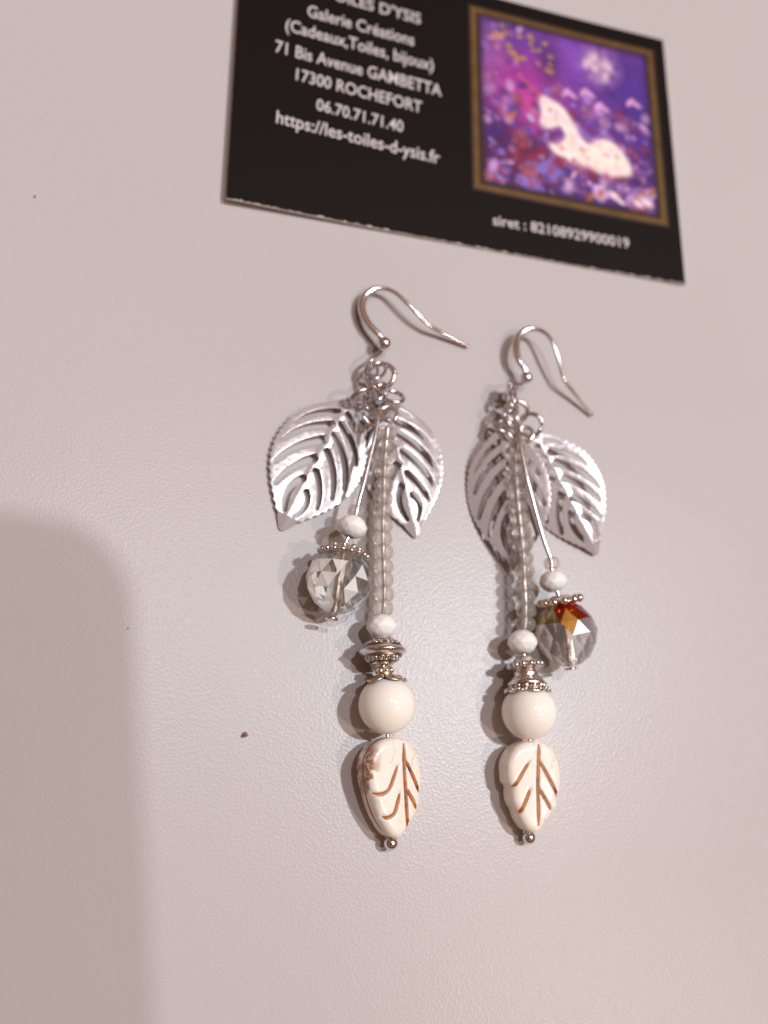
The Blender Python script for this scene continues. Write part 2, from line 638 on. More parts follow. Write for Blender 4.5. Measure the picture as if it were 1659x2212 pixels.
NX, NY = 44, 28
top, bot, fs, mi = [], [], [], []
ragged = [0.10 * rng.random() for _ in range(NX + 1)]
for i in range(NX + 1):
    for j in range(NY + 1):
        x, y = 85 * i / NX, 55 * j / NY
        top.append(on_card(x, y) - card_base)
        bot.append(on_card(x, y, -CT) - card_base)
for i in range(NX):
    for j in range(NY):
        a = i * (NY + 1) + j
        fs.append((a, a + NY + 1, a + NY + 2, a + 1)); mi.append(0)
off = len(top)
for i in range(NX):
    for j in range(NY):
        a = off + i * (NY + 1) + j
        fs.append((a, a + 1, a + NY + 2, a + NY + 1)); mi.append(1)
edge = [(i * (NY + 1)) for i in range(NX + 1)] + [NX * (NY + 1) + j for j in range(1, NY + 1)] + \
       [i * (NY + 1) + NY for i in range(NX - 1, -1, -1)] + [j for j in range(NY - 1, 0, -1)]
for a, b2 in zip(edge, edge[1:] + edge[:1]):
    fs.append((a, a + off, b2 + off, b2)); mi.append(1)
me = mesh('card_sheet', top + bot, fs, [M_black, M_paper], smooth=False)
me.polygons.foreach_set('material_index', mi)
obj('card_sheet', me, card, card_base)

# worn white nicks along the front edge
vs, fs = [], []
x = 1.0
while x < 84:
    w = 0.3 + 1.3 * rng.random(); d = 0.05 + 0.20 * rng.random() ** 2
    k = len(vs)
    vs += [(x, -0.002), (x + w, -0.002), (x + w * 0.7, d), (x + w * 0.25, d * 0.8)]
    fs.append((k, k + 1, k + 2, k + 3))
    x += w + 2.2 * rng.random() ** 2
obj('worn_edge', card_mesh('worn_edge', vs, fs, M_paper, 0.012, False), card, card_base)

# gold frame of the picture with its brown printed bands
def band(x0, y0, x1, y1, w, n_=14):
    out = [(x0, y0), (x1, y0), (x1, y1), (x0, y1)]
    inn = [(x0 + w, y0 + w), (x1 - w, y0 + w), (x1 - w, y1 - w), (x0 + w, y1 - w)]
    vs, fs = [], []
    for k in range(4):
        a, b_, c_, d_ = out[k], out[(k + 1) % 4], inn[(k + 1) % 4], inn[k]
        for i in range(n_ + 1):
            t = i / n_
            vs.append((a[0] + (b_[0] - a[0]) * t, a[1] + (b_[1] - a[1]) * t))
            vs.append((d_[0] + (c_[0] - d_[0]) * t, d_[1] + (c_[1] - d_[1]) * t))
        s0 = k * 2 * (n_ + 1)
        for i in range(n_):
            fs.append((s0 + 2 * i, s0 + 2 * i + 2, s0 + 2 * i + 3, s0 + 2 * i + 1))
    return vs, fs


FX0, FY0, FX1, FY1 = 43.4, 11.85, 82.15, 51.45
obj('frame_outline', card_mesh('frame_outline', *band(FX0 - 0.5, FY0 - 0.5, FX1 + 0.6, FY1 + 0.5, 1.0), M_brown, 0.014), card, card_base)
obj('picture_frame', card_mesh('picture_frame', *band(FX0, FY0, FX1, FY1, 1.05), M_gilt, 0.022), card, card_base)
obj('frame_lining', card_mesh('frame_lining', *band(FX0 + 1.05, FY0 + 1.05, FX1 - 1.05, FY1 - 1.05, 0.9), M_brown, 0.022), card, card_base)

# the printed picture: a white unicorn lying in a purple night garden
PX0, PY0, PX1, PY1 = FX0 + 1.7, FY0 + 1.7, FX1 - 1.6, FY1 - 1.5
G = 190
pp, qq = np.meshgrid(np.linspace(0, 1, G), np.linspace(0, 1, G), indexing='ij')   # q runs downwards
PQ = np.column_stack([pp.ravel(), qq.ravel()])
lin = lambda r, g_, b_: np.array(srgb(r, g_, b_)[:3])


def value_noise(P, f, seed):
    r = np.random.default_rng(seed).random((64, 64))
    x, y = P[:, 0] * f, P[:, 1] * f
    i, j = np.floor(x).astype(int), np.floor(y).astype(int)
    u, v = x - i, y - j
    u, v = u * u * (3 - 2 * u), v * v * (3 - 2 * v)
    g_ = lambda a, b_: r[a % 64, b_ % 64]
    return (g_(i, j) * (1 - u) + g_(i + 1, j) * u) * (1 - v) + (g_(i, j + 1) * (1 - u) + g_(i + 1, j + 1) * u) * v


img = np.tile(lin(84, 46, 128), (len(PQ), 1))


def over(colour, a):
    global img
    a = np.clip(a, 0, 1)[:, None]
    img = img * (1 - a) + np.asarray(colour) * a


def blob(p, q, r, soft=0.6, sx=1.0, sy=1.0, ang=0.0):
    d = PQ - [p, q]
    c_, s_ = math.cos(ang), math.sin(ang)
    x = (d[:, 0] * c_ + d[:, 1] * s_) / sx
    y = (-d[:, 0] * s_ + d[:, 1] * c_) / sy
    return np.clip((r - np.hypot(x, y)) / (r * soft) + 0.2, 0, 1)


n1, n2, n3 = value_noise(PQ, 7, 1), value_noise(PQ, 15, 2), value_noise(PQ, 31, 3)
over(lin(52, 30, 96), (n1 * 0.6 + n2 * 0.5 - 0.35) * 1.3)
over(lin(118, 66, 166), blob(0.52, 0.12, 0.30, 1.0) * 0.85)
over(lin(70, 42, 130), blob(0.90, 0.30, 0.26, 1.0) * 0.8)
over(lin(132, 84, 150), (blob(0.06, 0.25, 0.22, 1.0, 0.6, 1.3)) * (0.3 + 0.9 * n2))
over(lin(164, 48, 140), blob(0.24, 0.42, 0.24, 1.0, 1.0, 1.1) * 0.9)
over(lin(130, 60, 150), blob(0.45, 0.55, 0.35, 1.0) * 0.5 * (0.5 + n2))
over(lin(190, 64, 150), blob(0.28, 0.52, 0.12, 1.0, 0.7, 1.5) * 0.8)
over(lin(60, 26, 58), blob(0.40, 0.18, 0.16, 1.0, 0.6, 1.3) * 0.6)
over(lin(46, 26, 74), np.clip((PQ[:, 1] - 0.5) * 2.0, 0, 0.55) * (0.5 + n1))
over(lin(90, 30, 60), blob(0.22, 0.86, 0.22, 1.0, 1.3, 0.8) * 0.75)
gr = np.random.default_rng(5)
tones = [lin(168, 128, 196), lin(138, 96, 176), lin(120, 104, 186), lin(178, 112, 150), lin(112, 34, 56), lin(92, 60, 140),
         lin(196, 160, 206), lin(140, 70, 84), lin(70, 44, 120), lin(60, 30, 70)]
for _ in range(480):
    p, q = gr.random(), 0.36 + 0.64 * gr.random() ** 0.8
    if p < 0.25 and gr.random() < 0.4:
        q = gr.random()
    over(tones[gr.integers(len(tones))], blob(p, q, 0.009 + 0.024 * gr.random(), 0.8, 0.6 + gr.random(), 0.6 + gr.random(), gr.random() * 3) * (0.4 + 0.5 * gr.random()))
for _ in range(26):                          # petalled flowers
    p, q = gr.random(), 0.70 + 0.3 * gr.random()
    c_ = tones[gr.integers(len(tones))]
    r = 0.02 + 0.02 * gr.random()
    for k in range(5):
        a = k * 1.2566 + gr.random() * 0.4
        over(c_, blob(p + r * math.cos(a), q + r * math.sin(a), r * 0.8, 0.7) * 0.75)
    over(lin(150, 70, 90), blob(p, q, r * 0.6) * 0.8)
for _ in range(34):                          # small yellow leaves, upper part
    p, q = 0.02 + 0.42 * gr.random(), 0.03 + 0.30 * gr.random()
    if q > 0.12 + p * 0.6: continue
    over(lin(166, 128, 50), blob(p, q, 0.014 + 0.008 * gr.random(), 0.8, 0.8, 1.2, gr.random() * 3) * 0.85)
for p, q, r in ((0.60, 0.97, 0.035), (0.66, 0.94, 0.03), (0.90, 0.90, 0.035), (0.97, 0.86, 0.03), (0.17, 0.58, 0.035), (0.55, 0.82, 0.02)):
    over(lin(168, 104, 52), blob(p, q, r, 0.8, 0.6, 1.4, 0.6) * 0.85)
for p, q, r in ((0.74, 0.93, 0.035), (0.93, 0.93, 0.04), (0.78, 0.96, 0.025), (0.88, 0.95, 0.03)):
    over(lin(226, 206, 226), blob(p, q, r, 0.8, 1.3, 0.7, 0.5) * 0.85)
for p, q in ((0.49, 0.36), (0.60, 0.33), (0.68, 0.40), (0.88, 0.33)):      # pale butterflies
    over(lin(204, 150, 200), blob(p, q, 0.035, 0.7, 0.5, 1.2, 0.7) * 0.9)
    over(lin(204, 150, 200), blob(p + 0.035, q + 0.005, 0.035, 0.7, 1.2, 0.5, 0.5) * 0.9)
over(lin(160, 118, 172), blob(0.71, 0.14, 0.14, 0.9) * 0.6 * (0.4 + n3))
over(lin(220, 192, 206), blob(0.70, 0.15, 0.10, 0.5) * np.clip(n2 * 1.5 + n3 * 0.8 - 0.55, 0, 0.95))
over(lin(110, 70, 140), blob(0.71, 0.13, 0.05, 0.9) * (n3 * 0.8))
over(lin(178, 84, 130), np.clip(1 - line_dist(PQ, [(0.22, 0.32), (0.35, 0.43)]) / 0.016, 0, 1) * 0.9)
for p, q, r in ((0.44, 0.36, 0.05), (0.62, 0.45, 0.05), (0.85, 0.47, 0.05)):
    over(lin(150, 90, 120), blob(p, q, r, 0.8) * 0.6 * (0.5 + n3))
uni = spline([(.335, .445), (.36, .415), (.40, .43), (.46, .46), (.52, .53), (.585, .63), (.64, .65), (.72, .605), (.80, .615), (.87, .67),
              (.905, .74), (.90, .785), (.82, .805), (.74, .82), (.64, .80), (.55, .79), (.46, .765), (.40, .735), (.385, .70), (.435, .69),
              (.475, .635), (.45, .575), (.40, .595), (.355, .605), (.335, .575), (.345, .51)], 6, True)
uni[:, 0] = np.where(uni[:, 0] > 0.48, 0.48 + (uni[:, 0] - 0.48) * 0.86, uni[:, 0])
du = poly_dist(PQ, uni)
over(lin(196, 150, 190), np.clip(du / 0.03 + 1.0, 0, 1) * 0.5)
over(lin(232, 216, 208), np.clip(du / 0.012 + 0.5, 0, 1) * 0.97)
over(lin(206, 186, 200), np.clip(du / 0.012, 0, 1) * np.clip((n2 - 0.45) * 1.2, 0, 0.5))
over(lin(120, 100, 116), blob(0.392, 0.492, 0.013) * 0.9)
over(lin(186, 168, 176), np.clip(1 - line_dist(PQ, spline([(0.435, 0.575), (0.425, 0.52), (0.44, 0.475)], 6)) / 0.012, 0, 1) * 0.55)
over(lin(200, 176, 190), np.clip(1 - line_dist(PQ, spline([(0.60, 0.68), (0.585, 0.73), (0.60, 0.79)], 6)) / 0.012, 0, 1) * 0.7)
over(lin(214, 194, 200), np.clip(1 - line_dist(PQ, spline([(0.70, 0.66), (0.78, 0.66), (0.84, 0.71), (0.85, 0.78)], 6)) / 0.016, 0, 1) * 0.5)
for k in range(9):                           # strands of the mane
    over(lin(206, 184, 200), np.clip(1 - line_dist(PQ, [(0.41 + 0.018 * k, 0.44 + 0.022 * k), (0.43 + 0.016 * k, 0.50 + 0.022 * k)]) / 0.006, 0, 1) * 0.5)
over(lin(150, 110, 130), blob(0.352, 0.59, 0.008) * 0.8)
for _ in range(16):                          # blossom lying over the flank
    p, q = 0.44 + 0.34 * gr.random(), 0.68 + 0.11 * gr.random()
    over([lin(196, 120, 140), lin(214, 150, 160), lin(150, 70, 90), lin(186, 130, 150)][gr.integers(4)], blob(p, q, 0.010 + 0.012 * gr.random(), 0.8) * 0.7)
for p, q, r in ((0.52, 0.80, 0.035), (0.58, 0.81, 0.035), (0.70, 0.83, 0.04), (0.46, 0.78, 0.03)):
    over(lin(150, 84, 130), blob(p, q, r, 0.9) * 0.85 * (0.5 + n3))
for p, q, r in ((0.62, 0.83, 0.045), (0.33, 0.75, 0.05), (0.28, 0.80, 0.05), (0.42, 0.80, 0.05), (0.20, 0.80, 0.05)):
    over(lin(124, 34, 62), blob(p, q, r, 0.9) * 0.8 * (0.5 + n3))
edge_d = np.minimum(np.minimum(PQ[:, 0], 1 - PQ[:, 0]), np.minimum(PQ[:, 1], 1 - PQ[:, 1]))
over(lin(44, 20, 40), np.clip(1 - edge_d / 0.035, 0, 1) * 0.75)
img = np.clip(img * (0.86 + 0.28 * n3[:, None]) * 1.22, 0, 0.9)
vs = [(PX0 + (PX1 - PX0) * p, PY1 - (PY1 - PY0) * q) for p, q in PQ]
fs = [(i * G + j, i * G + j + 1, (i + 1) * G + j + 1, (i + 1) * G + j) for i in range(G - 1) for j in range(G - 1)]
me = card_mesh('unicorn_picture', vs, fs, M_print, 0.03)
ca = me.color_attributes.new('print', 'FLOAT_COLOR', 'POINT')
ca.data.foreach_set('color', np.column_stack([img, np.ones(len(img))]).ravel())
obj('unicorn_picture', me, card, card_base)


def lettering(text, x0, x1, y0, cap, ang):
    """flat white print between x0 and x1 on the card; cap = capital height in mm"""
    cu = bpy.data.curves.new('lettering', 'FONT')
    cu.body = text
    cu.size = 1.0
    cu.offset = 0.012
    cu.resolution_u = 3
    to = bpy.data.objects.new('lettering', cu)
    col.objects.link(to)
    bpy.context.view_layer.update()
    src = bpy.data.meshes.new_from_object(to.evaluated_get(bpy.context.evaluated_depsgraph_get()))
    bpy.data.objects.remove(to)
    P = np.array([v.co[:] for v in src.vertices])
    fs = [tuple(p.vertices) for p in src.polygons]
    bpy.data.meshes.remove(src)
    lo, hi = P[:, 0].min(), P[:, 0].max()
    sx = (x1 - x0) / (hi - lo)
    sy = cap / 0.72
    c_, s_ = math.cos(math.radians(ang)), math.sin(math.radians(ang))
    pts = []
    for p in P:
        x, y = (p[0] - (lo + hi) / 2) * sx, p[1] * sy
        pts.append(((x0 + x1) / 2 + x * c_ - y * s_, y0 + x * s_ + y * c_))
    o = obj('lettering', card_mesh('lettering', pts, fs, M_ink, 0.02, False), card, card_base)
    o['label'] = 'white printed line of card lettering'


lettering("LES TOILES D'YSIS", 10.0, 33.4, 44.6, 2.5, -1.6)
lettering("Galerie Créations", 12.2, 32.1, 39.4, 2.6, -1.6)
lettering("(Cadeaux,Toiles, bijoux)", 8.4, 35.8, 35.1, 2.6, -1.8)
lettering("71 Bis Avenue GAMBETTA", 6.8, 37.3, 30.0, 2.6, -1.8)
lettering("17300 ROCHEFORT", 10.6, 33.5, 25.4, 2.5, -1.8)
lettering("06.70.71.71.40", 14.3, 30.0, 20.4, 2.4, -2.0)
lettering("https://les-toiles-d-ysis.fr", 7.5, 36.8, 15.75, 2.6, -2.0)
lettering("siret : 82108929900019", 46.7, 73.8, 5.3, 2.1, 0.8)


# ------------------------------------------------------------------ jewellery parts
def bezier(a, c_, b_, n_=14):
    t = np.linspace(0, 1, n_)[:, None]
    return (1 - t) ** 2 * np.array(a) + 2 * t * (1 - t) * np.array(c_) + t * t * np.array(b_)


LEAF_W = np.array([(-0.6, 0.0), (-0.3, 0.75), (0, 1.0), (0.8, 2.1), (1.7, 3.15), (3.5, 4.9), (5.3, 6.0), (7.5, 6.55), (9.6, 6.65), (11.5, 6.3),
                   (13.3, 5.55), (15.3, 4.3), (17.3, 2.65), (18.6, 1.5), (19.6, 0.85), (20.2, 0.45), (20.5, 0.0)])
SLOTS = [((1.6, 0.55), (5.8, 5.0), .36), ((3.8, 0.5), (8.7, 5.4), .46), ((6.3, 0.45), (12.3, 5.1), .56), ((9.4, 0.5), (14.9, 3.7), .56),
         ((12.7, 0.6), (17.7, 0.85), .50),
         ((1.3, -0.8), (2.9, -3.0), .34), ((3.1, -0.7), (7.2, -5.2), .46), ((5.0, -0.7), (11.2, -5.3), .56), ((7.7, -0.75), (13.2, -4.3), .54),
         ((11.0, -0.6), (15.4, -3.1), .50), ((14.2, -0.7), (18.0, -0.75), .44)]


def filigree(curl, seed):
    """stamped leaf, 20 mm long, in its own frame: x along the rib, y across"""
    h = 0.155
    xs = np.arange(-1.0, 20.9, h)
    ys = np.arange(-7.2, 7.2, h)
    X, Y = np.meshgrid(xs, ys, indexing='ij')
    P = np.column_stack([X.ravel(), Y.ravel()])

    def field(P):
        w = np.interp(P[:, 0], LEAF_W[:, 0], LEAF_W[:, 1], left=-1, right=-1)
        sc = np.where((P[:, 0] > 1.0) & (P[:, 0] < 18.6), 0.10 * np.cos(P[:, 0] * 2 * math.pi / 0.90) , 0)
        slope = np.interp(P[:, 0], LEAF_W[1:, 0], np.diff(LEAF_W[:, 1]) / np.diff(LEAF_W[:, 0]))
        F = (w + sc - np.abs(P[:, 1])) / np.sqrt(1 + np.minimum(slope ** 2, 6))
        F = np.minimum(F, np.minimum(P[:, 0] + 0.6, 20.5 - P[:, 0]))
        for (a, b_, r) in SLOTS:
            a, b_ = np.array(a), np.array(b_)
            bulge = 0.9 if abs(b_[1]) < 1 else 0.0
            c_ = a + (b_ - a) * [0.38, 0.72] + [0, bulge * np.sign(b_[1]) * 1.7]
            L = bezier(a, c_, b_)
            t = np.linspace(0, 1, len(L))
            F = np.minimum(F, line_dist(P, L, 1.22 * r * (0.98 - 0.30 * t) * np.where(t > 0.9, 0.85, 1)))
        F = np.minimum(F, np.hypot(P[:, 0] - 0.25, P[:, 1]) - 0.42)      # eye for the ring
        return F

    F = field(P).reshape(X.shape)

    def top(P):
        f = np.maximum(field(P), 0)
        z = -0.012 * np.exp(-f / 0.10)
        z += 0.12 * np.exp(-(P[:, 1] / 0.6) ** 2) * np.clip(P[:, 0] / 3, 0, 1)
        z += curl[0] * (P[:, 1] / 6.6) ** 2 + curl[1] * (P[:, 1] / 6.6) + curl[2] * np.sin(math.pi * P[:, 0] / 20)
        z += 0.06 * (value_noise(P / 20 + 3, 7, seed) - 0.5) + 0.012 * (value_noise(P / 20 + 3, 40, seed + 1) - 0.5)
        z += np.where(P[:, 0] > 18.3, -0.25 * (P[:, 0] - 18.3), 0)
        return z

    return field_sheet(F, xs, ys, top, lambda P: top(P) - 0.22)


def place_leaf(parent, stem, tip, roll, curl, seed, base, label, kw=0.95):
    stem, tip = np.asarray(stem), np.asarray(tip)
    L = np.linalg.norm(tip - stem)
    a = (tip - stem) / L
    b0 = unit(np.cross(a, V(0, 0, 1)))
    c0 = np.cross(a, b0)
    if c0[2] < 0:
        c0 = -c0
    r = math.radians(roll)
    b_ = b0 * math.cos(r) + c0 * math.sin(r)
    c_ = np.cross(a, b_)
    if c_[2] < 0:
        c_ = -c_
    vs, fs = filigree(curl, seed)
    k = L / 20.3
    out = [stem + (a * x + b_ * y * kw) * k + c_ * z for x, y, z in vs]
    zmin = min(p[2] for p in out)
    if zmin < 0.05:
        out = [p + V(0, 0, 0.05 - zmin) for p in out]
    me = mesh('silver_leaf', [p - base for p in out], fs, M_leaf)
    if hasattr(me, 'set_sharp_from_angle'):
        me.set_sharp_from_angle(angle=math.radians(50))
    print('leaf z', round(zmin, 2), 'scale', round(k, 3))
    o = obj('silver_leaf', me, parent, base)
    o['label'] = label
    return o


def seed_mesh(r, h):
    prof = [(0.02, h * 0.32), (0.45, h * 0.40)]
    for k in range(1, 16):
        a = math.pi / 2 - math.pi * k / 16
        hr = r - 0.75
        prof.append((0.75 + hr * math.cos(a), h / 2 * math.sin(a)))
    prof += [(0.45, -h * 0.40), (0.02, -h * 0.32)]
    return mesh('seed_bead', *lathe(prof[::-1], 28, False), M_seed)


def faceted(name, r, h, rings, nseg, hole, mats, pick=None):
    """cut bead with a bored hole; rings = (height factor, radius factor, half-turn offset)"""
    bm = bmesh.new()
    N2 = nseg
    tops, bots = [], []
    for (z, q, off_) in rings:
        for k in range(N2):
            a = 2 * math.pi * (k + off_) / N2
            bm.verts.new((q * r * math.cos(a), q * r * math.sin(a), z * h / 2))
    for s_ in (1, -1):
        for k in range(N2):
            a = 2 * math.pi * k / N2
            v = bm.verts.new((hole * math.cos(a), hole * math.sin(a), s_ * h / 2))
            (tops if s_ > 0 else bots).append(v)
    res = bmesh.ops.convex_hull(bm, input=bm.verts[:])
    bmesh.ops.dissolve_limit(bm, angle_limit=math.radians(1.5), verts=bm.verts[:], edges=bm.edges[:])
    caps = [f for f in bm.faces if all(abs(abs(v.co.z) - h / 2) < 1e-4 and math.hypot(v.co.x, v.co.y) < hole * 1.01 for v in f.verts)]
    bmesh.ops.delete(bm, geom=caps, context='FACES_ONLY')
    for k in range(N2):
        k2 = (k + 1) % N2
        bm.faces.new((tops[k], tops[k2], bots[k2], bots[k]))
    for v in bm.verts:
        v.co *= S
    bmesh.ops.recalc_face_normals(bm, faces=bm.faces[:])
    me = bpy.data.meshes.new(name)
    if pick:
        for f in bm.faces:
            c_ = f.calc_center_median() / S
            f.material_index = len(mats) - 1 if math.hypot(c_.x, c_.y) < hole * 1.05 and abs(c_.z) < h * 0.4 else pick(np.array(c_[:]), np.array(f.normal[:]))
    bm.to_mesh(me)
    bm.free()
    for m in mats:
        me.materials.append(m)
    return me


ROUND_RINGS = [(0.0, 1.0, 0.0), (0.42, 0.90, 0.5), (-0.42, 0.90, 0.5), (0.78, 0.62, 0.0), (-0.78, 0.62, 0.0), (0.97, 0.30, 0.5), (-0.97, 0.30, 0.5)]
ROND_RINGS = [(0.22, 1.0, 0.0), (-0.22, 1.0, 0.5), (0.72, 0.74, 0.5), (-0.72, 0.74, 0.0), (1.0, 0.42, 0.0), (-1.0, 0.42, 0.5)]


def torus_path(c_, nrm, r, n_=36, gap=0.0, start=0.0, lift=0.0):
    R = frame(nrm)
    a = np.linspace(start + gap / 2, start + 2 * math.pi - gap / 2, n_) if gap else np.linspace(start, start + 2 * math.pi, n_, endpoint=False)
    t = np.linspace(-0.5, 0.5, n_)
    return np.array([c_ + R @ V(r * math.cos(q), r * math.sin(q), lift * s_) for q, s_ in zip(a, t)])


def ring(parent, base, u, v, z, nrm, px, wire=0.36, gap=0.12, start=0.6, lift=0.5, name='jump_ring'):
    c_ = at(u, v, z)
    path = torus_path(c_, nrm, mm(px, c_), 40, gap, start, lift)
    return obj(name, mesh(name, *tube(path - base, wire, 10), M_wire), parent, base)


def hook(parent, base, pts, ball_at, ball_px, loops):
    """pts: (u, v, height, thickness px); loops: coil the wire ends in"""
    P, R_ = [], []
    sp = spline([(a, b_, c_, d_) for a, b_, c_, d_ in pts], 6)
    for a, b_, c_, d_ in sp:
        p = at(a, b_, c_)
        P.append(p - base); R_.append(mm(d_ / 2, p) * 0.98)
    h_ = obj('ear_hook', mesh('ear_hook', *tube(P, R_, 14), M_wire), parent, base)
    c_ = at(*ball_at)
    obj('hook_ball', mesh('hook_ball', *ball(mm(ball_px / 2, c_), 24, 16), M_wire), h_, c_)
    L = np.array([at(*q) for q in loops])
    obj('hook_loop', mesh('hook_loop', *tube(spline(L, 8) - base, 0.31, 10), M_wire), h_, base)
    return h_


def strand_frame(a, b_):
    return frame(unit(np.asarray(a) - np.asarray(b_)))


def petal_cap(R, phi0, petals, depth, mat, flare=0.0, t=0.28):
    """cupped flower cap sitting on a ball of radius R, pole up"""
    nr, seg = 8, petals * 12
    outer, inner = [], []
    for j in range(seg):
        a = 2 * math.pi * j / seg
        s_ = abs(math.sin(a * petals / 2)) ** 0.55
        pm_ = phi0 * (1 - depth + depth * s_)
        for side, lst in ((t + 0.05, outer), (0.04, inner)):
            for i in range(nr):
                u = i / (nr - 1)
                ph_ = 0.14 + (pm_ - 0.14) * u
                rr = R + side * (1 - 0.35 * u) + flare * u ** 3 + (0.16 * s_ * (1 - u) * u * 4 if side > 0.1 else 0.16 * s_ * (1 - u) * u * 4)
                lst.append((rr * math.sin(ph_) * math.cos(a), rr * math.sin(ph_) * math.sin(a), rr * math.cos(ph_)))
    n_ = seg * nr
    vs = outer + inner
    fs = []
    for j in range(seg):
        k = (j + 1) % seg
        for i in range(nr - 1):
            fs.append((j * nr + i, j * nr + i + 1, k * nr + i + 1, k * nr + i))
            fs.append((n_ + j * nr + i, n_ + k * nr + i, n_ + k * nr + i + 1, n_ + j * nr + i + 1))
        fs.append((j * nr + nr - 1, n_ + j * nr + nr - 1, n_ + k * nr + nr - 1, k * nr + nr - 1))
        fs.append((j * nr, k * nr, n_ + k * nr, n_ + j * nr))
    return vs, fs


def stone_leaf(outline, veins, thick):
    """carved leaf bead in its own frame (x right, y towards the tip); returns solid and groove strips"""
    Q = spline(outline, 5, True)
    lo, hi = Q.min(0) - 0.3, Q.max(0) + 0.3
    h = 0.14
    xs, ys = np.arange(lo[0], hi[0], h), np.arange(lo[1], hi[1], h)
    X, Y = np.meshgrid(xs, ys, indexing='ij')
    F = poly_dist(np.column_stack([X.ravel(), Y.ravel()]), Q).reshape(X.shape)
    VL = [spline(v, 6) for v in veins]

    def skin(P):
        f = np.clip(poly_dist(P, Q), 0, None)
        t = np.clip(f / 1.25, 0, 1)
        return 1.15 + (thick - 1.15) * np.sqrt(np.clip(1 - (1 - t) ** 2.4, 0, 1)) + 0.10 * np.clip(f / 4, 0, 1)

    def top(P):
        z = skin(P)
        for L in VL:
            z = z - 0.26 * np.exp(-(line_dist(P, L) / 0.24) ** 2)
        return z

    body = field_sheet(F, xs, ys, top, lambda P: -skin(P))
    strips = []
    for L in VL:
        T = np.gradient(L, axis=0)
        T /= np.linalg.norm(T, axis=1)[:, None] + 1e-9
        Nn = np.column_stack([-T[:, 1], T[:, 0]])
        s_ = np.linspace(0, 1, len(L))
        w = 0.29 * np.clip(np.minimum(s_ / 0.12, (1 - s_) / 0.16), 0.25, 1) * (0.85 + 0.3 * rng.random(len(L)))
        rows = [L + Nn * w[:, None] * k for k in (-1, -0.4, 0.4, 1)]
        zz = [skin(r_) - d_ for r_, d_ in zip(rows, (0.03, 0.07, 0.07, 0.03))]
        vs = [(*r_[i], z_[i]) for r_, z_ in zip(rows, zz) for i in range(len(L))]
        n_ = len(L)
        fs = [(k * n_ + i, k * n_ + i + 1, (k + 1) * n_ + i + 1, (k + 1) * n_ + i) for k in range(3) for i in range(n_ - 1)]
        fs = [f[::-1] for f in fs]
        strips.append((vs, fs))
    return body, strips


SCROLL = merge(tube(torus_path(V(-0.36, 0, 0), (0, 0, 1), 0.36, 16), 0.11, 6, True),
               tube(torus_path(V(0.36, 0, 0), (0, 0, 1), 0.36, 16), 0.11, 6, True), moved(ball(0.13, 8, 6), np.eye(3), V(-0.36, 0, 0)), moved(ball(0.13, 8, 6), np.eye(3), V(0.36, 0, 0)))
ME_SCROLL = mesh('scroll', *SCROLL, M_cast)
ME_RIM = mesh('rim_bead', *ball(0.46, 12, 8), M_cast)
ME_DOT = mesh('rim_bead', *ball(0.50, 12, 8), M_cast)


def rim(parent, c_, R, r, z, n_, me):
    for k in range(n_):
        a = 2 * math.pi * k / n_
        obj('rim_bead', me, parent, c_ + R @ V(r * math.cos(a), r * math.sin(a), z))


# ------------------------------------------------------------------ the earring with the clear silvery crystal
b1 = at(832, 1400, 0)
E1 = thing('earring', 'drop earring with a plain clear faceted crystal, spread silver leaves and a scrolled spacer', 'earring', b1, 'pair of matching drop earrings')
hook(E1, b1,
     [(829, 742, 2.0, 12), (823, 730, 2.2, 14), (815.5, 720.6, 2.2, 15.5), (800, 705, 2.0, 17), (787.5, 686.4, 1.7, 18), (781.3, 664.7, 1.5, 18), (786, 643, 1.5, 17),
      (800, 629, 1.7, 15), (815.5, 622.8, 1.9, 12), (834, 624.3, 2.2, 10), (852.7, 632, 2.6, 9.5), (868, 644.5, 2.8, 9.5), (890, 666, 2.9, 9.5), (908.6, 686.4, 2.6, 9.5),
      (924, 700.5, 2.2, 9.5), (932, 706.5, 2.0, 9.5), (955, 719.6, 1.4, 9.5), (986, 735.5, 0.9, 9), (1011, 748.5, 0.5, 8)],
     (829.4, 742.5, 2.4), 31,
     [(828, 752, 2.4), (820, 764, 3.0), (806, 775, 3.4), (794, 790, 3.2), (788, 808, 2.4), (790, 822, 1.3), (800, 826, 0.8), (811, 818, 1.2), (816, 802, 2.4), (812, 788, 3.4), (800, 783, 3.9)])
ring(E1, b1, 815, 800, 3.6, (0.15, -0.75, 0.65), 19, 0.28, 0.3, 2.2, 0.3, 'coil_ring')
ring(E1, b1, 822, 813, 3.6, (-0.45, 0.05, 0.9), 31, 0.42, 0.15, 1.7, 0.9)
ring(E1, b1, 812, 872, 2.8, (0.35, 0.2, 0.9), 29, 0.40, 0.1, 0.4, 0.8)
ring(E1, b1, 780, 861, 3.4, (0.24, -0.86, 0.36), 30, 0.38, 0.2, 2.9, 0.6)
ring(E1, b1, 851, 857, 3.3, (0.05, 0.62, 0.78), 21, 0.36, 0.2, 0.2, 0.5)
ring(E1, b1, 820, 846, 4.0, (0.3, -0.7, 0.6), 19, 0.34, 0.15, 2.0, 0.5)
place_leaf(E1, at(748, 872, 1.5), at(607, 1144, 0.45), -1, (-0.30, 0.0, 0.1), 21, b1, 'silver filigree leaf lying flat away from the beads')
place_leaf(E1, at(836, 872, 1.3), at(897, 1160, 0.5), -8, (-0.35, 0.0, 0.2), 22, b1, 'silver filigree leaf half hidden behind the bead strand')

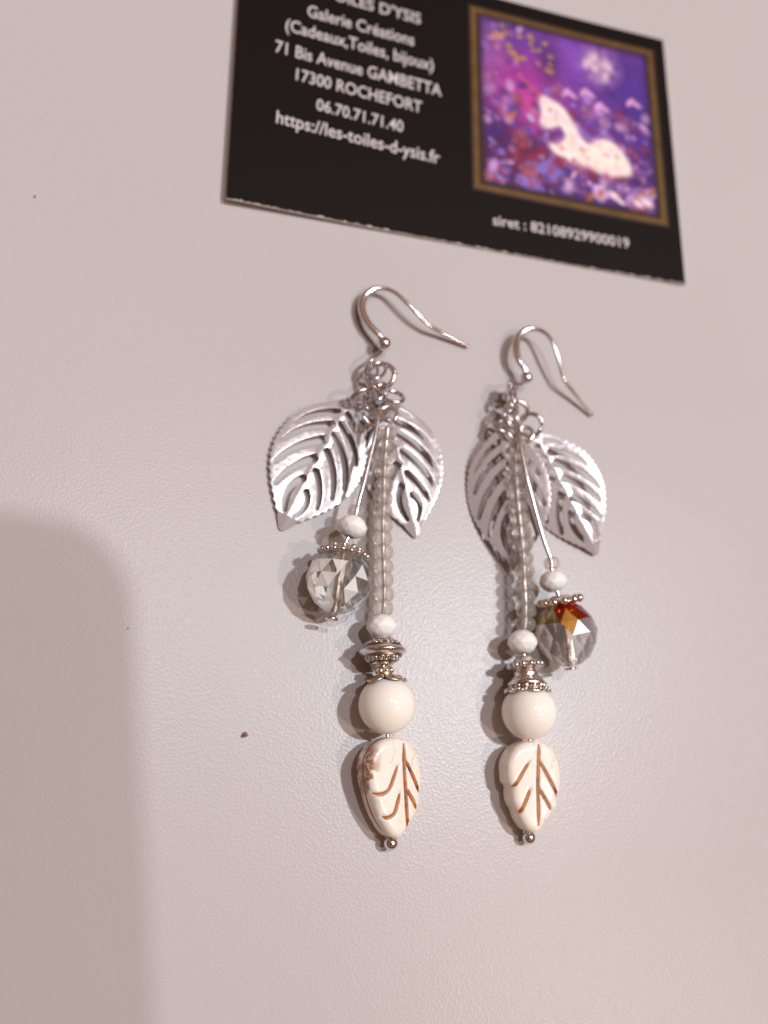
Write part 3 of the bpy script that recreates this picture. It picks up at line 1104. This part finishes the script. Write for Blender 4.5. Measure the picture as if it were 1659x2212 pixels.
# the long strand
T1 = [(839.5, 894, 4.3), (838, 916, 4.1), (836.7, 935.5, 3.9), (834, 960.6, 3.6), (831, 1000, 3.5), (829, 1060, 3.4), (828.3, 1099.5, 3.4), (827, 1160, 3.4), (829, 1224, 3.5), (830, 1282, 3.7),
      (829, 1314, 3.8), (824.5, 1353, 4.0), (826.6, 1407, 4.2), (829.5, 1455, 4.25), (835.4, 1523, 4.25), (837, 1592, 3.7), (842, 1700, 2.9), (845, 1812, 2.1), (844, 1823, 1.8)]
W1 = np.array([at(*p) for p in T1])
C1 = spline(W1, 10)
arc1 = np.concatenate([[0], np.cumsum(np.linalg.norm(np.diff(C1, axis=0), axis=1))])


def along(C_, arc, s_):
    p = np.array([np.interp(s_, arc, C_[:, k]) for k in range(3)])
    q = np.array([np.interp(s_ + 0.4, arc, C_[:, k]) for k in range(3)])
    r = np.array([np.interp(s_ - 0.4, arc, C_[:, k]) for k in range(3)])
    return p, unit(r - q)


def near(C_, arc, p):
    return arc[np.argmin(np.linalg.norm(C_ - p, axis=1))]


def seeds(parent, C_, arc, s0, s1, n_, r, jitter):
    pitch = (s1 - s0) / n_
    me = seed_mesh(r, pitch * 1.0)
    for k in range(n_):
        p, ax = along(C_, arc, s0 + pitch * (k + 0.5))
        ax = unit(ax + jitter * (rng.random(3) - 0.5))
        obj('seed_bead', me, parent, p + 0.12 * (rng.random(3) - 0.5), frame(ax))


loop = torus_path(at(839.5, 894, 4.3), (-0.25, 0.15, 1), mm(18, at(839, 894, 4.3)), 30, 0.5, -1.3, 0.5)
head = obj('head_pin', mesh('head_pin', *merge(tube(loop - b1, 0.34, 10), tube(C1[14:] - b1, 0.31, 10)), M_wire), E1, b1)
obj('pin_end', mesh('pin_end', *ball(mm(15.5, W1[-1]), 20, 14), M_wire), head, at(844.5, 1821, 1.7))
sA, sB = near(C1, arc1, at(837.5, 921, 4.0)), near(C1, arc1, at(828, 1328, 3.85))
seeds(E1, C1, arc1, sA, sB, 14, 1.48, 0.10)
p = at(824.5, 1353, 4.0)
obj('frosted_bead', faceted('frosted_bead', mm(33, p), mm(50, p), ROND_RINGS, 9, 0.5, [M_frost]), E1, p, strand_frame(W1[10], W1[12]))

# scrolled bicone spacer
p = at(826.6, 1407, 4.2)
R = strand_frame(W1[11], W1[13])
k = mm(51.5, p) / 3.5
SP = [(0.5, 1.78), (1.35, 1.85), (1.62, 1.72), (1.68, 1.5), (2.85, 0.55), (3.15, 0.36), (3.42, 0.14), (3.5, 0), (3.42, -0.14), (3.15, -0.36), (2.85, -0.55), (1.68, -1.5), (1.62, -1.72), (1.35, -1.85), (0.5, -1.78)]
sp_o = obj('spacer_bead', mesh('spacer_bead', *lathe([(r * k, z * k * 1.12) for r, z in SP[::-1]], 40), M_cast), E1, p, R)
for s_ in (1, -1):
    obj('dark_groove', mesh('dark_groove', *lathe([(1.72 * k, s_ * 1.68 * k), (2.88 * k, s_ * 0.66 * k), (2.90 * k, s_ * 0.69 * k), (1.74 * k, s_ * 1.71 * k)], 40), M_dark), sp_o, p, R)
    for j in range(8):
        a = 2 * math.pi * (j + 0.25 * s_) / 8
        rad = V(math.cos(a), math.sin(a), 0)
        nrm = unit(rad * 0.62 + V(0, 0, s_ * 0.78))
        tng = V(-math.sin(a), math.cos(a), 0)
        RR = np.column_stack([tng, np.cross(nrm, tng), nrm])
        obj('scroll', ME_SCROLL, sp_o, p + R @ (rad * 2.30 * k + V(0, 0, s_ * 1.24 * k)), R @ RR)

# small neck, petal cap and round bead
pr = at(835.4, 1523, 4.25)
rr = mm(61.5, pr)
Rr = strand_frame(W1[12], W1[14])
pc = at(827, 1447, 4.25)
nk = obj('bead_cap', mesh('bead_cap', *petal_cap(rr, 0.80, 5, 0.38, M_brass, 0.35, 0.3), M_brass), E1, pr, Rr @ frame((0, 0, 1), (0, 1, 0)))
obj('cap_neck', mesh('cap_neck', *lathe([(0.5, rr + 1.3), (1.2, rr + 1.3), (1.3, rr + 1.0), (1.1, rr + 0.5), (1.3, rr + 0.1), (0.5, rr)][::-1], 24), M_brass), nk, pr, Rr)
rim(nk, pr + Rr @ V(0, 0, rr + 0.6), Rr, 1.15, 0.2, 8, mesh('rim_bead', *ball(0.36, 10, 8), M_cast))
prof = [(0.5, math.sqrt(rr * rr - 0.25))] + [(rr * math.sin(a), rr * math.cos(a)) for a in np.linspace(0.14, math.pi - 0.14, 40)] + [(0.5, -math.sqrt(rr * rr - 0.25))]
obj('round_bead', mesh('round_bead', *lathe(prof[::-1], 48), M_round), E1, pr, Rr)

# carved leaf bead
OUT = [(620, 1035), (720, 1055), (790, 1095), (850, 1200), (880, 1330), (885, 1450), (862, 1525), (828, 1572), (832, 1640), (800, 1695), (758, 1732), (740, 1775), (690, 1845), (640, 1905),
       (600, 1920), (560, 1905), (520, 1880), (470, 1800), (446, 1740), (430, 1705), (385, 1640), (360, 1560), (350, 1492), (312, 1440), (298, 1330), (300, 1260), (330, 1180), (390, 1100), (470, 1055), (550, 1038)]
to_l = lambda q: [((a - 592) / 62.3, (1478 - b_) / 62.3) for a, b_ in q]
outline = [(x * (1 + 0.14 * min(max((-y - 0.5) / 4.0, 0), 1) * (1 if y > -5.6 else max(0, (7.1 + y) / 1.5))), y) for x, y in to_l(OUT)]
smooth_out = [q for q, s_ in zip(outline, OUT) if s_ not in ((828, 1572), (758, 1732), (446, 1740), (350, 1492), (430, 1705), (360, 1560))]
body, strips = stone_leaf([(x * 0.98, y * 1.03) for x, y in smooth_out],
                          [to_l(q) for q in ([(688, 1075), (680, 1300), (684, 1500), (690, 1720), (698, 1845)], [(690, 1225), (745, 1330), (795, 1440), (830, 1530)], [(690, 1490), (730, 1550), (765, 1610), (795, 1680)],
                                             [(610, 1275), (560, 1390), (505, 1490), (420, 1520), (352, 1500)], [(622, 1520), (590, 1620), (555, 1700), (490, 1730), (440, 1718)])], 2.35)
pl0, pl1 = at(837, 1594, 3.4), at(845, 1810, 2.35)


def put_leaf_bead(parent, base, top_, tip_, roll, body, strips, k=1.0, stone=None):
    y = unit(top_ - tip_)
    x = unit(np.cross(y, V(0, 0, 1)))
    z = np.cross(x, y)
    r = math.radians(roll)
    x2 = x * math.cos(r) + z * math.sin(r)
    z2 = np.cross(x2, y)
    R_ = np.column_stack([x2, y, z2])
    c_ = (top_ + tip_) / 2
    k = np.linalg.norm(top_ - tip_) / 14.5 * k
    sc = lambda part: ([tuple(np.array(q) * k) for q in part[0]], part[1])
    lo = min((R_ @ np.array(q) * k)[2] for q in body[0]) + c_[2]
    c_ = c_ + V(0, 0, 0.03 - lo)
    o = obj('leaf_bead', mesh('leaf_bead', *sc(body), stone or M_stone), parent, c_, R_)
    for s_ in strips:
        obj('vein', mesh('vein', *sc(s_), M_vein), o, c_, R_)
    return o


Q = spline([(x * 0.98, y * 1.03) for x, y in smooth_out], 5, True)
side = Q[int(len(Q) * 0.60):int(len(Q) * 0.97)]
cen = Q.mean(0)
vs = []
for i_, q in enumerate(side):
    o_ = unit(q - cen) * 0.03
    s_ = i_ / (len(side) - 1)
    hw = 0.30 * math.sin(math.pi * s_) ** 0.4 * (0.5 + 0.8 * value_noise(np.array([[s_ * 2, 0.3]]), 7, 8)[0])
    zc = 0.05 + 0.75 * value_noise(np.array([[s_ * 2, 0.7]]), 4, 9)[0]
    vs += [(q[0] + o_[0], q[1] + o_[1], zc - hw), (q[0] + o_[0], q[1] + o_[1], zc + hw)]
strips.append((vs, [(2 * i_, 2 * i_ + 2, 2 * i_ + 3, 2 * i_ + 1) for i_ in range(len(side) - 1)]))
put_leaf_bead(E1, b1, pl0, pl1, -10, body, strips, stone=M_stone2)

# the crystal drop
D1 = [(801, 896, 4.6), (812, 884, 5.2), (817, 897, 5.6), (812, 935, 5.6), (800, 985, 5.5), (787, 1040, 5.4), (775.6, 1083, 5.3), (770, 1106, 5.2), (761.4, 1138, 5.1), (741, 1190, 5.0), (733, 1253.5, 5.0), (719, 1325, 4.7)]
X1 = np.array([at(*p) for p in D1])
lp = torus_path(at(801, 899, 4.4), (0.45, 0.1, 0.85), mm(19, X1[0]), 30, 0.5, 0.9, 0.5)
dp = obj('drop_pin', mesh('drop_pin', *merge(tube(lp - b1, 0.33, 10), tube(spline(X1[1:], 8) - b1, 0.33, 10)), M_wire), E1, b1)
pe = at(716, 1337, 4.4)
axd = unit(X1[9] - X1[11])
obj('pin_end', mesh('pin_end', *lathe([(0.02, 0.25), (0.9, 0.2), (1.0, 0), (0.9, -0.2), (0.02, -0.25)][::-1], 20, False), M_wire), dp, pe, frame(axd))
obj('seed_bead', seed_mesh(1.2, 1.7), E1, at(769, 1105, 5.2), strand_frame(X1[6], X1[8]))
p = at(761.4, 1138, 5.1)
obj('frosted_bead', faceted('frosted_bead', mm(32, p), mm(47, p), ROND_RINGS, 9, 0.5, [M_frost]), E1, p, strand_frame(X1[7], X1[9]))
pc1 = at(733, 1253.5, 5.0)
rc = mm(73, pc1)
Rc = frame(axd, (1, 0, 0.3))
view1 = unit(CAM - pc1)


def silver_glint_pick(c_, nrm):
    w = Rc @ nrm
    q = Rc @ unit(c_)
    x = q @ ROT[:, 0]
    chance = 0.85 if x < -0.2 else (0.12 if x < 0.25 else 0.35)
    return 1 if (rng.random() < chance and q @ ROT[:, 1] < 0.7) else 0


obj('crystal_bead', faceted('crystal_bead', rc, rc * 1.98, ROUND_RINGS, 12, 0.62, [M_crystal, M_silver_glint, M_bore], silver_glint_pick), E1, pc1, Rc)
cp = obj('bead_cap', mesh('bead_cap', *petal_cap(rc, 0.72, 8, 0.12, M_cast, 0.15, 0.3), M_cast), E1, pc1, Rc)
rim(cp, pc1, Rc, (rc + 0.35) * math.sin(0.74), (rc + 0.35) * math.cos(0.74), 18, ME_RIM)
rim(cp, pc1, Rc, (rc + 0.40) * math.sin(0.42), (rc + 0.40) * math.cos(0.42), 9, ME_RIM)

# ------------------------------------------------------------------ the earring with the iridescent crystal
b2 = at(1135, 1400, 0)
E2 = thing('earring', 'drop earring with a crystal flashing red, gold and lilac and narrowly hanging leaves', 'earring', b2, 'pair of matching drop earrings')
hook(E2, b2,
     [(1137, 813, 2.6, 12), (1132, 795, 2.8, 13.5), (1120.6, 779.6, 2.8, 15), (1114.8, 760, 2.6, 17), (1114.8, 742.4, 2.4, 17.5), (1120.6, 726.7, 2.4, 17), (1132.4, 715, 2.6, 15), (1148, 710, 2.9, 12),
      (1165.7, 713, 3.3, 10), (1181.4, 722.8, 3.7, 9), (1193, 738.5, 3.9, 9), (1201, 760, 3.8, 9), (1209, 787.5, 3.4, 9), (1216, 813, 2.9, 9), (1221, 824, 2.7, 9), (1238, 846, 2.0, 9), (1258, 870, 1.3, 8.5), (1279.4, 897, 0.6, 7)],
     (1137, 816, 2.8), 27,
     [(1133, 826, 2.8), (1122, 831, 3.4), (1110, 831, 3.8), (1100, 837, 3.8), (1094, 850, 3.0), (1094, 862, 1.6), (1101, 868, 1.0), (1110, 864, 1.6), (1114, 850, 2.8), (1110, 838, 3.9), (1103, 834, 4.2)])
ring(E2, b2, 1103, 846, 3.2, (0.85, 0.15, 0.45), 17, 0.32, 0.2, 1.0, 0.4, 'coil_ring')
ring(E2, b2, 1108, 868, 3.6, (0.7, 0.3, 0.6), 24, 0.40, 0.15, 1.6, 0.8)
ring(E2, b2, 1116, 888, 3.5, (-0.4, -0.6, 0.7), 23, 0.38, 0.15, 2.4, 0.6)
ring(E2, b2, 1092, 905, 3.0, (0.75, -0.25, 0.6), 25, 0.38, 0.2, 2.0, 0.6)
ring(E2, b2, 1108, 908, 3.8, (0.55, 0.2, 0.8), 21, 0.36, 0.15, 0.5, 0.6)
ring(E2, b2, 1146, 918, 3.4, (-0.6, -0.35, 0.7), 24, 0.38, 0.2, 0.8, 0.6)
ring(E2, b2, 1082, 925, 2.8, (0.3, 0.7, 0.6), 18, 0.34, 0.2, 0.1, 0.5)
place_leaf(E2, at(1077, 936, 2.2), at(1108, 1238, 1.0), -24, (-0.4, 0.0, 0.3), 23, b2, 'silver filigree leaf tilted beneath the bead strand', 0.88)
place_leaf(E2, at(1156, 944, 2.3), at(1288, 1198, 0.9), -14, (-0.35, 0.0, 0.2), 24, b2, 'silver filigree leaf lying beside the iridescent crystal')

T2 = [(1128, 940, 4.4), (1119, 962, 4.2), (1114, 980, 4.0), (1115, 1020, 3.9), (1119, 1080, 3.8), (1125, 1140, 3.7), (1130, 1193, 3.7), (1133, 1254, 3.8), (1135, 1300, 3.8), (1135, 1345, 3.9),
      (1128.7, 1387, 4.0), (1135.7, 1437, 4.2), (1139, 1470, 4.2), (1142.7, 1538, 4.2), (1144, 1600, 3.6), (1143, 1700, 2.8), (1142, 1800, 2.1), (1142.5, 1809, 1.8)]
W2 = np.array([at(*p) for p in T2])
C2 = spline(W2, 10)
arc2 = np.concatenate([[0], np.cumsum(np.linalg.norm(np.diff(C2, axis=0), axis=1))])
loop = torus_path(at(1135, 938, 4.4), (-0.35, 0.1, 1), mm(16, W2[0]), 30, 0.5, -1.8, 0.5)
head = obj('head_pin', mesh('head_pin', *merge(tube(loop - b2, 0.34, 10), tube(C2[6:] - b2, 0.31, 10)), M_wire), E2, b2)
obj('pin_end', mesh('pin_end', *ball(mm(14.5, W2[-1]), 20, 14), M_wire), head, at(1142.5, 1809, 1.6))
sA, sB = near(C2, arc2, at(1114.5, 974, 4.05)), near(C2, arc2, at(1132.5, 1361, 3.93))
seeds(E2, C2, arc2, sA, sB, 14, 1.56, 0.12)
p = at(1128.7, 1387, 4.0)
obj('frosted_bead', faceted('frosted_bead', mm(32.5, p), mm(49, p), ROND_RINGS, 9, 0.5, [M_frost]), E2, p, strand_frame(W2[9], W2[11]))
p = at(1135.7, 1437, 4.2)
R = strand_frame(W2[10], W2[12])
k = mm(34, p)
ds = obj('spacer_bead', mesh('spacer_bead', *lathe([(0.5, 1.15), (1.3, 1.2), (1.6, 0.95), (k * 0.8, 0.6), (k * 0.97, 0.3), (k * 1.03, 0), (k * 0.97, -0.3), (k * 0.8, -0.6), (1.6, -0.95), (1.3, -1.2), (0.5, -1.15)][::-1], 36), M_cast), E2, p, R)
rim(ds, p, R, k, 0, 13, ME_DOT)
pr = at(1142.7, 1538, 4.2)
rr = mm(59, pr)
Rr = strand_frame(W2[11], W2[13])
cp = obj('bead_cap', mesh('bead_cap', *petal_cap(rr, 0.92, 6, 0.22, M_cast, 0.25, 0.34), M_cast), E2, pr, Rr)
hk = rr + 0.3
obj('cap_neck', mesh('cap_neck', *lathe([(0.5, hk + 1.5), (1.7, hk + 1.55), (1.95, hk + 1.3), (1.75, hk + 1.1), (2.05, hk + 0.75), (2.5, hk + 0.3), (3.1, hk - 0.4), (0.5, hk - 0.1)][::-1], 28), M_cast), cp, pr, Rr)
rim(cp, pr, Rr, (rr + 0.42) * math.sin(0.55), (rr + 0.42) * math.cos(0.55), 12, ME_RIM)
rim(cp, pr, Rr, (rr + 0.45) * math.sin(0.78), (rr + 0.45) * math.cos(0.78), 18, mesh('rim_bead', *ball(0.34, 10, 8), M_cast))
prof = [(0.5, math.sqrt(rr * rr - 0.25))] + [(rr * math.sin(a), rr * math.cos(a)) for a in np.linspace(0.14, math.pi - 0.14, 40)] + [(0.5, -math.sqrt(rr * rr - 0.25))]
obj('round_bead', mesh('round_bead', *lathe(prof[::-1], 48), M_round), E2, pr, Rr)
body, strips = stone_leaf(outline, [to_l(q) for q in ([(628, 1062), (622, 1200), (618, 1440), (626, 1640), (636, 1845)], [(632, 1225), (700, 1330), (765, 1430), (812, 1510), (838, 1560)], [(632, 1490), (680, 1560), (725, 1620), (765, 1690)],
                                                       [(518, 1245), (455, 1345), (405, 1430), (360, 1485)], [(536, 1500), (500, 1595), (455, 1690), (436, 1728)])], 2.35)
put_leaf_bead(E2, b2, at(1146, 1598, 3.3), at(1143, 1801, 2.35), 1, body, strips)

D2 = [(1108, 930, 4.6), (1118, 932, 5.2), (1124, 960, 5.5), (1138, 1030, 5.6), (1156, 1100, 5.5), (1174, 1165.6, 5.3), (1190, 1212, 5.2), (1194.4, 1255.5, 5.1), (1208, 1292, 5.0), (1223, 1368, 5.0), (1231, 1436, 4.7)]
X2 = np.array([at(*p) for p in D2])
lp = torus_path(at(1108, 934, 4.4), (0.5, 0.2, 0.8), mm(17, X2[0]), 30, 0.5, 0.9, 0.5)
dp = obj('drop_pin', mesh('drop_pin', *merge(tube(lp - b2, 0.33, 10), tube(spline(X2[1:], 8) - b2, 0.35, 10)), M_wire), E2, b2)
axd = unit(X2[7] - X2[10])
obj('pin_end', mesh('pin_end', *lathe([(0.02, 0.2), (0.9, 0.16), (1.0, 0), (0.9, -0.16), (0.02, -0.2)][::-1], 20, False), M_wire), dp, at(1233, 1444.5, 4.5), frame(axd))
obj('seed_bead', seed_mesh(1.25, 1.8), E2, at(1192, 1217, 5.2), strand_frame(X2[5], X2[7]))
p = at(1194.4, 1255.5, 5.1)
obj('frosted_bead', faceted('frosted_bead', mm(30, p), mm(44, p), ROND_RINGS, 9, 0.5, [M_frost]), E2, p, strand_frame(X2[6], X2[8]))
pc2 = at(1223, 1369, 5.0)
rc = mm(68, pc2)
Rc2 = frame(unit(axd + 0.12 * ROT[:, 2]), (1, 0, 0.3))
view2 = unit(CAM - pc2)


def rainbow_pick(c_, nrm):
    q = Rc2 @ unit(c_)
    w = Rc2 @ nrm
    x, y = q @ ROT[:, 0], q @ ROT[:, 1]
    if w @ view2 < 0.05:
        return 0
    if y > 0.70: return 1 if -0.35 < x < 0.42 else (4 if x > 0 else 5)
    if y > 0.34:
        if x < -0.42: return 5
        if x < 0.22: return 2
        if x < 0.75: return 3
        return 4
    if 0.05 < y <= 0.34 and 0.2 < x < 0.72: return 3
    return 0


obj('crystal_bead', faceted('crystal_bead', rc, rc * 2.06, ROUND_RINGS, 10, 0.62, [M_crystal, M_red, M_gold, M_lilac, M_plum, M_olive, M_bore], rainbow_pick), E2, pc2, Rc2)
k = mm(44, X2[8])
pq = pc2 + Rc2 @ V(0, 0, rc * 1.03 + 0.35)
dc = obj('bead_cap', mesh('bead_cap', *lathe([(0.5, 0.55), (1.2, 0.6), (k * 0.7, 0.2), (k * 0.95, -0.15), (k, -0.4), (k * 0.9, -0.45), (1.3, 0.0), (0.5, 0.0)][::-1], 36), M_cast), E2, pq, Rc2)
rim(dc, pq, Rc2, k * 0.98, -0.2, 12, mesh('rim_bead', *ball(0.62, 12, 8), M_cast))

# ------------------------------------------------------------------ crumbs on the table
def crumb(name, u, v, size, label, seed):
    r = np.random.default_rng(seed)
    bm = bmesh.new()
    for _ in range(16):
        d = unit(r.normal(size=3)) * [1.0, 0.7, 0.55] * (0.7 + 0.5 * r.random())
        bm.verts.new(d * size / 2)
    bmesh.ops.convex_hull(bm, input=bm.verts[:])
    lo = min(q.co.z for q in bm.verts)
    for q in list(bm.verts):
        if not q.link_faces:
            bm.verts.remove(q)
            continue
        q.co = (q.co - Vector((0, 0, lo))) * S
    me = bpy.data.meshes.new(name)
    bm.to_mesh(me); bm.free()
    me.materials.append(M_crumb)
    o = obj(name, me, None, at(u, v, 0.0))
    o.rotation_euler = (0, 0, r.random() * 3)
    return tag(o, label, 'crumb')


crumb('crumb', 529, 1588, 1.15, 'small brown crumb on the bare table beside the carved leaf beads', 3)
crumb('dust_speck', 75, 425, 0.55, 'tiny dark speck on the empty table off the corner of the card', 7)
crumb('dust_speck', 277, 1358, 0.32, 'tiny dark speck inside the shade on the table', 9)
